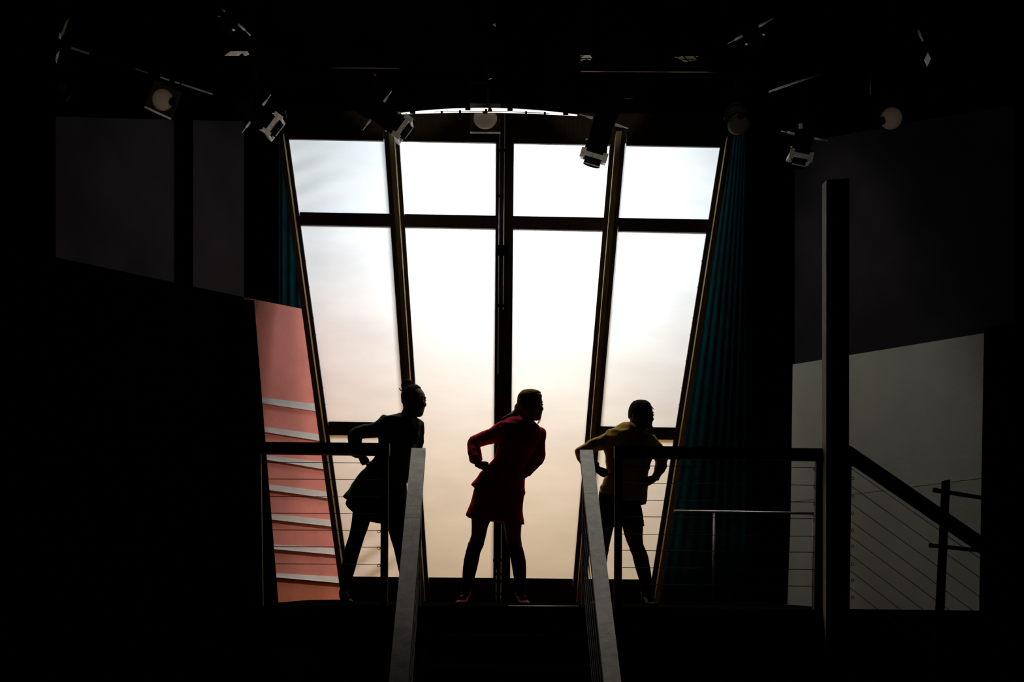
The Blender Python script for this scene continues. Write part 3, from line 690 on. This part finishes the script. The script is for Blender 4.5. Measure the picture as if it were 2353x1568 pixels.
def hand_bm(bm, wrist, tip_dir, side, nrm, scale=1.):
    """palm and five bent fingers; side points to the thumb, nrm away from the palm's back"""
    D = tip_dir.normalized(); S = side.normalized(); Nn = nrm.normalized()
    def T(a, b, c): return wrist+(D*a+S*b+Nn*c)*scale
    def tb(ps, rs): tube_bm(bm, ps, [x*scale for x in rs], 8); ball_bm(bm, ps[-1], rs[-1]*scale, 1)
    tube_bm(bm, [T(-.02, 0, 0), T(.02, 0, 0), T(.06, 0, .004), T(.088, 0, .008)], [(.022, .018), (.030, .016), (.036, .014), (.034, .012)], 12)
    for i, (off, ln) in enumerate(((.026, .072), (.009, .080), (-.009, .075), (-.026, .060))):
        tb([T(.078, off, .006), T(.088+ln*.4, off*1.12, .012), T(.088+ln*.75, off*1.15, .028), T(.086+ln*.9, off*1.15, .046)], [.0095, .009, .008, .0072])
    tb([T(.018, .024, .004), T(.045, .052, .010), T(.068, .066, .020), T(.085, .070, .032)], [.013, .0115, .010, .0085])
def shell(name, pts_px, bvh, m, parent, off=.004, th=.003, nx=8):
    """curved patch laid on a garment: quad given by four frame pixels, cast on to the surface"""
    c = Vector((0, 0, CZ)); a, b, c2, e = [Vector((*p, 0)) for p in pts_px]; bm = bmesh.new(); g = []
    last = 10.9
    for j in range(nx+1):
        row = []
        for i in range(nx+1):
            u, v = i/nx, j/nx; q = (a*(1-u)+b*u)*(1-v)+(e*(1-u)+c2*u)*v
            rd = (P(q.x, q.y, 1.)-c).normalized(); hit = bvh.ray_cast(c, rd)
            if hit[0] is not None: last = hit[0].y
            y = last-off; k = y/rd.y; row.append(bm.verts.new(c+rd*k))
        g.append(row)
    for j in range(nx):
        for i in range(nx): bm.faces.new((g[j][i], g[j][i+1], g[j+1][i+1], g[j+1][i]))
    o = bm_obj(name, bm, m, parent, True); s = o.modifiers.new('t', 'SOLIDIFY'); s.thickness = th; return o
def shoe(parent, ax, ay, d, direction, m, heel=.05):
    """pump under an ankle at pixel ax, ay; direction in plan"""
    a = P(ax, ay, d); D = Vector((*direction, 0)).normalized(); S = Vector((-D.y, D.x, 0)); z = PZ+.002
    base = Vector((a.x, a.y, z)); bm = bmesh.new()
    prof = [(-.065, .020, heel+.015, .050), (-.03, .032, heel+.006, .052), (.03, .034, heel*.6+.006, .046), (.09, .042, .008, .040), (.14, .040, .006, .030), (.175, .022, .006, .020)]
    rings = []
    for f, wdt, zb, ht in prof:
        c = base+D*f; ring = []
        for k in range(12):
            an = k*2*math.pi/12; ring.append(bm.verts.new(c+S*wdt*math.cos(an)+Vector((0, 0, zb+ht/2+ht/2*math.sin(an)))))
        rings.append(ring)
    for r0, r1_ in zip(rings, rings[1:]):
        for k in range(12): bm.faces.new((r0[k], r0[(k+1) % 12], r1_[(k+1) % 12], r1_[k]))
    bm.faces.new(rings[0]); bm.faces.new(rings[-1])
    o = bm_obj('shoe', bm, m, parent, True)
    bm = bmesh.new(); hb = base+D*-.052; tube_bm(bm, [hb+Vector((0, 0, heel+.02)), hb], [.018, .012], 10); bm_obj('heel', bm, m, o)
    return o
def foot_bm(bm, ax, ay, d, direction, heel=.05, grow=0.):
    a = P(ax, ay, d); D = Vector((*direction, 0)).normalized(); z = PZ+heel+.05
    tube_bm(bm, [a, Vector((a.x, a.y, z))+D*.01, Vector((a.x, a.y, PZ+.045))+D*.10], [.030+grow, .032+grow, .024+grow], 12)

def person(label, d, spec):
    face = Vector((math.sin(math.radians(54)), -math.cos(math.radians(54)), 0)); far = Vector((math.cos(math.radians(54)), math.sin(math.radians(54)), 0))
    hr = spec['head']
    # --- body: one continuous mesh
    bm = bmesh.new()
    rows = []
    for y, a, b in hr:
        h = (b-a)/2*PX; rows.append((a+1.5, y, b, y, h*.97))
    stack_bm(bm, rows, d, 28)
    mid = hr[len(hr)//2]
    top_, bot = hr[0][0], hr[-1][0]; H = bot-top_
    def fp(yf, fwd, sd=0.):      # point on the face: yf fraction of head height
        y = top_+H*yf; best = min(hr, key=lambda r: abs(r[0]-y)); cx = (best[1]+best[2])/2
        return P(cx, y, d)+face*fwd+far*sd
    R0 = (mid[2]-mid[1])/2*PX
    tube_bm(bm, [fp(.47, R0*.90), fp(.56, R0*1.02), fp(.63, R0*1.13), fp(.66, R0*1.00)], [.006, .008, .011, .010], 8)   # nose
    ball_bm(bm, fp(.755, R0*.89), .013, 2, (1, 1, .40)); ball_bm(bm, fp(.79, R0*.87), .012, 2, (1, 1, .45))                 # lips
    ball_bm(bm, fp(.90, R0*.70), .018, 2)                                                                              # chin
    for sd in (-.033, .033):
        ball_bm(bm, fp(.43, R0*.86, sd), .014, 1, (1, 1, .5)); ball_bm(bm, fp(.62, R0*.76, sd*1.15), .019, 2)
    for sd in (-1, 1): ball_bm(bm, fp(.55, -.005, sd*R0*1.0), .020, 2, (.55, .55, 1.35))                              # ears
    limb_bm(bm, spec['neck'], d)
    stack_bm(bm, [(r[0]+(r[2]-r[0])*.06, r[1]+2, r[2]-(r[2]-r[0])*.06, r[3]+2, r[4]*.86) for r in spec['torso']], d)
    for L in spec['legs']: stack_bm(bm, L, d, 20)
    for arm in spec['arms']: limb_bm(bm, arm, d, .72)
    for (w_, tdir, sd, nr) in spec['hands']: hand_bm(bm, P(w_[0], w_[1], d)+Vector((0, w_[2], 0)), Vector(tdir), Vector(sd), Vector(nr), .92)
    for (ax, ay, dr) in spec['feet']: foot_bm(bm, ax, ay, d, dr)
    body = remesh('person', bm, spec['skin'], None, .006, 2); tag(body, label, 'person')
    # --- clothes
    bm = bmesh.new(); stack_bm(bm, spec['torso'], d, 32, 2.2)
    for arm in spec['arms']: limb_bm(bm, arm, d, endcap=False)
    for (x, y, r_, dd) in spec.get('puffs', []): ball_bm(bm, P(x, y, d)+Vector((0, dd, 0)), r_*PX, 2)
    jk = remesh('jacket', bm, spec['jacket'], body, .006, 1, spec.get('crease', .004), spec.get('cs', 16), d*3+spec['torso'][0][0])
    bm = bmesh.new(); stack_bm(bm, spec['skirt'], d, 32); remesh(spec['skirtname'], bm, spec['skirtmat'], body, .008, 1, .003, 12, 4.)
    for L in spec['legs']:
        sk = [r for r in L if r[1] >= spec['sock_from']]
        bm = bmesh.new(); stack_bm(bm, [(r[0]-.7, r[1], r[2]+.7, r[3], r[4]+.002) for r in sk], d, 20)
        i_ = spec['legs'].index(L); fx = spec['feet'][i_]; foot_bm(bm, fx[0], fx[1], d, fx[2], grow=.004); bm_obj(spec['sockname'], bm, 'tights', body, True)
    for (ax, ay, dr) in spec['feet']: shoe(body, ax, ay, d, dr, spec['shoe'])
    dg = bpy.context.evaluated_depsgraph_get(); bv = BVHTree.FromPolygons([v.co for v in jk.data.vertices], [tuple(p.vertices) for p in jk.data.polygons])
    for nm, q, m, off in spec.get('patches', []): shell(nm, q, bv, m, body, off)
    # --- hair
    bm = bmesh.new(); rows = []
    for y, a, b in hr:
        f = (y-top_)/H
        if f > spec['hair_to']: break
        cut = b+1.2 if f < .16 else b-(b-a)*min(.42, .04+(f-.16)*1.6)
        h = (b-a)/2*PX; rows.append((a-.8, y-.8, cut, y-.8, h*1.02, h*.10 if f > .2 else 0))
    if len(rows) > 2: stack_bm(bm, rows, d, 28)
    for lt in spec.get('hair_limbs', []): limb_bm(bm, lt, d)
    remesh('hair', bm, spec['hair'], body, .005, 1, .0015, 40)
    if spec.get('strands'):
        bm = bmesh.new()
        for st_ in spec['strands']:
            w_ = [P(x, y, d)+Vector((0, dd, 0)) for x, y, dd in st_]; tube_bm(bm, w_, [.0022]*(len(w_)-1)+[.0008], 5)
        o = bm_obj('loose_hair', bm, spec['hair'], body, True); o['kind'] = 'stuff'
    for sd in (-.033, .033):
        bm = bmesh.new(); ball_bm(bm, fp(.50, R0*.875, sd), .0092, 2); bm_obj('eye', bm, 'eye', body, True)
        bm = bmesh.new(); c = fp(.49, R0*.965, sd*1.05)
        for k in range(-2, 3): tube_bm(bm, [c+far*k*.004, c+far*k*.0055+face*.006+Vector((0, 0, .002))], [.0010, .0005], 4)
        bm_obj('eyelashes', bm, 'hairdark', body)
        bm = bmesh.new(); tube_bm(bm, [fp(.415, R0*.95, sd-.014), fp(.395, R0*.97, sd), fp(.41, R0*.93, sd+.014)], [.003, .0035, .002], 6); bm_obj('eyebrow', bm, spec['hair'], body, True)
    return body

D1 = 11.0
def legrow(*rows):
    out = []
    for r in rows:
        if len(r) == 4: out.append((r[0], r[1], r[2], r[1], r[3]))
        else: out.append(r)
    return out
# woman at the left, green jacket
person('woman with top bun, dark green jacket and black skirt, leaning beside the left stair handrail', D1, dict(
    head=[(885, 944, 958), (887.5, 936, 961), (891, 929, 966), (897, 924.5, 970.5), (905, 922.5, 975.5), (913, 922, 978), (920, 922.5, 978.3), (928, 923.5, 977.8), (936, 925, 976.5), (944, 928, 974.5), (950, 932, 972.8), (956, 940, 970.5), (958.5, 951, 966)],
    neck=[(946, 936, 16, .01), (940, 950, 17, .01), (934, 965, 19, .01), (930, 980, 20, 0)],
    torso=[(918, 950, 948, 958, .06), (896, 955, 960, 965, .09), (879, 958, 967, 968, .11), (873, 972, 969, 978, .12), (869, 1006, 966, 1004, .125), (869, 1030, 958, 1030, .12), (863, 1046, 950, 1045, .115), (856, 1057, 944, 1058, .11), (848, 1065, 939, 1068, .115), (836, 1079, 937, 1085, .13), (818, 1098, 935, 1100, .145), (803, 1121, 933, 1110, .16), (787.5, 1142, 933, 1116, .17), (796, 1149.5, 931, 1121, .165)],
    arms=[[(886, 974, 19, 0), (866, 987, 18, .02), (848, 989.5, 16.5, .04), (830, 991, 16, .05), (815, 999, 16, .05), (815, 1016, 15.8, .02), (820, 1045, 13.5, -.03)],
          [(958, 978, 17, .02), (962, 1000, 12.5, .03), (960, 1025, 12, .03), (957, 1050, 12, .02), (946, 1075, 11, -.01), (936, 1090, 9, -.03)]],
    hands=[((830, 1046, -.03), (.42, -.25, -.80), (.2, .95, -.15), (.85, -.1, .45)), ((938, 1086, -.04), (-.65, -.35, -.45), (-.3, .9, -.2), (-.5, 0, .6))],
    legs=[legrow((815, 1165, 858, .085), (811, 1178, 854, 1190, .083), (808.5, 1200, 849, 1201, .08), (806, 1215, 843.5, 1219, .075), (802, 1234, 838, 1232, .062), (794, 1257, 829, 1261, .056), (789, 1280, 822, 1284, .057), (785.5, 1305, 816, 1307, .054), (782.5, 1330, 809.5, 1328, .046), (782, 1350, 802, .036), (781, 1366, 798, .031), (781, 1376, 798, .032)),
          legrow((874, 1165, 940, .09), (884, 1190, 939, .085), (893, 1219, 938, .075), (898, 1238, 936, .062), (905, 1260, 938, .056), (910, 1282, 941, .057), (917, 1314, 944, .052), (921, 1340, 942, .042), (924, 1365, 941, .031), (925, 1376, 941, .032))],
    feet=[(790, 1374, (.35, -1)), (933, 1374, (.5, -1))],
    skirt=[(822, 1100, 934, 1100, .12), (806, 1130, 935, 1118, .14), (797, 1148, 936, 1135, .15), (793.5, 1158, 937, 1150, .155), (798, 1166, 938, 1165, .155), (811, 1177.5, 939, 1185, .155), (826, 1190, 940, 1206, .15), (838, 1197, 938, 1214, .14)],
    puffs=[(883, 966, 12.5, 0), (962, 976, 12.5, .02), (966, 1006, 9, .02), (964, 1021, 8, .02), (856, 985, 13.5, .02)], skirtname='skirt', skirtmat='blackcloth', jacket='green', skin='skindark', hair='hairdark', shoe='blackshoe', sock_from=1165, sockname='tights', crease=.0055,
    hair_to=.62, hair_limbs=[[(930, 889, 9, .02), (932, 882, 10.5, .02), (937, 881.5, 11.2, .02), (944, 883, 9.5, .02)]],
    strands=[[(926, 896, .02), (920, 897, .02), (917, 893, .02), (915.5, 890.5, .02)], [(926, 898, .02), (921, 898, .02), (917.5, 894, .02), (915.6, 891, .02)], [(927, 894, .02), (921, 895.5, .02), (917.5, 892.5, .02), (915.6, 890.7, .02)]],
    patches=[('blouse', [(949, 1012), (958, 1015), (936, 1112), (926, 1090)], 'brown', .006), ('shirt_collar', [(942, 960), (956, 958), (958, 990), (952, 985)], 'white', .006),
             ('tie', [(949, 985), (953, 985), (960, 1024), (952, 1020)], 'blackcloth', .010), ('lapel', [(934, 962), (941, 966), (951, 1012), (940, 1000)], 'green', .012), ('lapel', [(957, 962), (964, 972), (962, 1012), (957, 1000)], 'green', .012)]))
# woman in the middle, red jacket and skirt
person('woman in red jacket and flared red skirt with fair ponytail standing before the centre post', D1, dict(
    head=[(896, 1208, 1228), (898.5, 1201, 1236), (903, 1195, 1242), (909, 1191, 1245.8), (916, 1188.8, 1245.2), (924, 1188.8, 1246.3), (931, 1190, 1246.7), (940, 1192, 1246.3), (950, 1195, 1245.8), (958, 1200, 1244), (963, 1208, 1242.8), (967, 1222, 1237)],
    neck=[(1214, 945, 16, .01), (1207, 958, 17, .01), (1199, 972, 19, 0), (1194, 985, 20, 0)],
    torso=[(1184, 957, 1226, 968, .06), (1160, 962, 1236, 976, .09), (1146, 972, 1243, 984, .11), (1143, 985, 1246, 992, .12), (1146, 1000, 1246, 1003, .12), (1145, 1017, 1238, 1020, .118), (1141, 1035, 1227, 1040, .112), (1134, 1055, 1215, 1060, .108), (1123, 1067, 1209, 1080, .112), (1104, 1087, 1206, 1104, .13), (1091, 1103, 1207, 1123, .15), (1082, 1114, 1207.5, 1135, .162), (1089, 1121, 1205, 1142, .158)],
    arms=[[(1156, 983, 17, 0), (1134, 1000, 17.8, .01), (1119, 1005, 17.4, .03), (1103, 1009, 16, .05), (1088, 1018, 15.5, .05), (1089.5, 1036, 15.2, .02), (1094, 1058, 15, -.03)],
          [(1238, 997, 17, .0), (1241, 1015, 13, .02), (1239, 1036, 13.5, .04), (1240, 1049, 13.5, .04), (1227, 1067, 12.5, 0), (1214, 1084, 10.5, -.03), (1210, 1091, 9, -.04)]],
    hands=[((1098, 1068, -.04), (.80, -.35, -.28), (.3, .9, -.15), (.5, 0, .7)), ((1210, 1090, -.05), (-.75, -.35, -.35), (-.3, .9, -.2), (-.5, 0, .6))],
    legs=[legrow((1082, 1175, 1134, .085), (1083, 1192, 1127, 1198, .082), (1083.5, 1210, 1121, 1212, .072), (1083, 1230, 1116, 1236, .062), (1077, 1247, 1112, 1251, .056), (1071, 1268, 1103, 1271, .057), (1066.5, 1288, 1099, 1292, .058), (1064, 1310, 1095, 1310, .054), (1063, 1329, 1090, 1328, .046), (1063, 1350, 1083, .036), (1062, 1366, 1078, .031), (1062, 1378, 1078, .032)),
          legrow((1148, 1175, 1202, .085), (1155, 1195, 1200, .082), (1159, 1215, 1198, .072), (1161.5, 1232, 1197, .062), (1166, 1251, 1200, 1257, .056), (1171, 1270, 1204, 1272, .057), (1175, 1290, 1207.5, 1290, .058), (1178, 1310, 1208.3, 1310, .054), (1181, 1328, 1208, 1329, .046), (1184, 1350, 1206, .036), (1187, 1366, 1203, .031), (1188, 1378, 1203, .032))],
    feet=[(1070, 1376, (-.25, -1)), (1196, 1376, (.25, -1))],
    skirt=[(1100, 1100, 1204, 1105, .12), (1091, 1118, 1206, 1124, .14), (1086, 1138, 1204.5, 1145, .15), (1081, 1157, 1201.5, 1160, .155), (1075, 1171, 1201, 1177, .16), (1069.5, 1184.5, 1204, 1195, .165), (1077, 1190.5, 1206, 1207, .160)],
    puffs=[(1243, 996, 13, .01), (1244, 1047, 9.5, .03), (1241, 1062, 6.5, .02), (1123, 996, 10, .0), (1107, 1003, 10, .03), (1143, 985, 11, .0)], skirtname='skirt', skirtmat='redskirt', jacket='red', skin='skin', hair='hairfair', shoe='redshoe', sock_from=1247, sockname='knee_sock', crease=.0055,
    hair_to=.66, hair_limbs=[[(1199, 925, 9, .03), (1194, 934, 10, .03), (1190, 945, 9.5, .02), (1181, 953, 8.5, .01), (1168, 960, 6.5, -.02), (1156, 965, 4, -.03)], [(1188, 932, 5, .03), (1186, 937, 4.6, .03)]],
    strands=[[(1182+i*.4, 948+i*.8, .01), (1170, 954+i*.7, 0), (1160-i*.4, 958+i*.4, -.01), (1152-i*.6, 962-i*.5, -.01)] for i in range(12)]+[[(1243, 962, .0), (1240.5, 969, .0), (1235, 976.5, .0)], [(1241, 963, .0), (1238, 970, .0), (1234, 977, .0)], [(1239, 964, 0), (1236.5, 971, 0), (1233, 977, 0)]],
    patches=[('shirt_collar', [(1221, 982), (1229, 984), (1233, 1000), (1226, 993)], 'white', .006), ('lapel', [(1229, 972), (1241, 984), (1238, 1014), (1228, 1000)], 'red', .012), ('lapel', [(1208, 980), (1216, 980), (1228, 1020), (1218, 1010)], 'red', .010)]))
# woman at the right, mustard jacket
person('woman in mustard yellow jacket and black shorts with cropped dark hair behind the right railing', D1, dict(
    head=[(920.5, 1464, 1482), (923.5, 1456, 1488), (930, 1450, 1495), (938, 1446, 1499.3), (947, 1444.3, 1500), (955, 1444.2, 1501.3), (962, 1444.8, 1499.7), (970, 1447, 1499.5), (977, 1453, 1496.8), (984, 1463, 1493), (990.5, 1474, 1488)],
    neck=[(1470, 965, 17, .01), (1464, 980, 18, .01), (1456, 994, 20, 0), (1452, 1006, 20, 0)],
    torso=[(1446, 969, 1478, 990, .06), (1428, 974, 1488, 996, .085), (1413, 983, 1497, 1000, .10), (1400, 988, 1506, 1006, .11), (1392, 1004, 1507, 1018, .12), (1389.5, 1034, 1500, 1038, .12), (1391.5, 1062, 1497, 1062, .115), (1395, 1082, 1492, 1085, .11), (1388, 1104, 1490, 1105, .125), (1380, 1116, 1488, 1125, .135), (1376, 1128, 1486, 1145, .14), (1374, 1133, 1484, 1160, .135)],
    arms=[[(1410, 1005, 18, 0), (1390, 1014, 16.5, .01), (1376, 1020, 16, .02), (1362, 1025, 16, .03), (1346, 1032, 14.5, .05), (1335, 1040, 13, .05), (1342, 1055, 13, .02), (1356, 1069, 13.5, -.02), (1370, 1077, 12.5, -.04)],
          [(1493, 1016, 17, 0), (1506, 1030, 16, .02), (1518, 1046, 16, .04), (1522, 1060, 14.5, .04), (1516, 1076, 13, .01), (1508, 1092, 11, -.03), (1503, 1101, 9.5, -.04)]],
    hands=[((1372, 1080, -.05), (.75, -.35, -.50), (.3, .9, -.15), (.6, 0, .6)), ((1503, 1100, -.06), (-.75, -.35, -.45), (-.3, .9, -.2), (-.5, 0, .6))],
    legs=[legrow((1376, 1195, 1416, .085), (1376, 1212, 1410.5, .078), (1374, 1230, 1406, .068), (1372, 1243, 1403, .060), (1369, 1262, 1399, .056), (1366, 1279, 1395.5, .057), (1365, 1300, 1393, .055), (1366, 1335, 1388, .044), (1368, 1360, 1385, .033), (1369, 1378, 1385, .032)),
          legrow((1426, 1195, 1480, .085), (1430, 1213, 1478, 1212, .078), (1434.5, 1230, 1477, 1232, .068), (1440, 1246, 1478, 1250, .060), (1447, 1262, 1484, 1265, .056), (1453.5, 1277, 1489, 1280, .057), (1460, 1304, 1493.8, 1308, .055), (1469, 1333, 1497.5, 1333, .045), (1474, 1358, 1495, .034), (1476, 1378, 1493, .032))],
    feet=[(1377, 1376, (-.25, -1)), (1485, 1376, (.3, -1))],
    skirt=[(1380, 1120, 1484, 1120, .115), (1376, 1137, 1470, 1152, .12), (1375, 1160, 1474, 1166, .122), (1376, 1185, 1478, 1184, .125), (1378, 1211.5, 1480.5, 1210, .125)],
    puffs=[(1402, 997, 12, 0), (1424, 986, 10, .02), (1380, 1012, 9, .01), (1356, 1020, 10, .03), (1500, 1010, 11, .01), (1524, 1052, 12, .03)], skirtname='shorts', skirtmat='blackcloth', jacket='yellow', skin='skindark', hair='hairdark', shoe='blackshoe', sock_from=1262, sockname='knee_sock', crease=.011, cs=15,
    hair_to=.70, hair_limbs=[],
    strands=[[(1494, 930, 0), (1499.5, 937, 0), (1503.5, 942, 0)], [(1493, 931, 0), (1498.5, 938, 0), (1502.5, 942, 0)]],
    patches=[('lapel', [(1478, 992), (1488, 998), (1480, 1030), (1472, 1014)], 'yellow', .010)]))
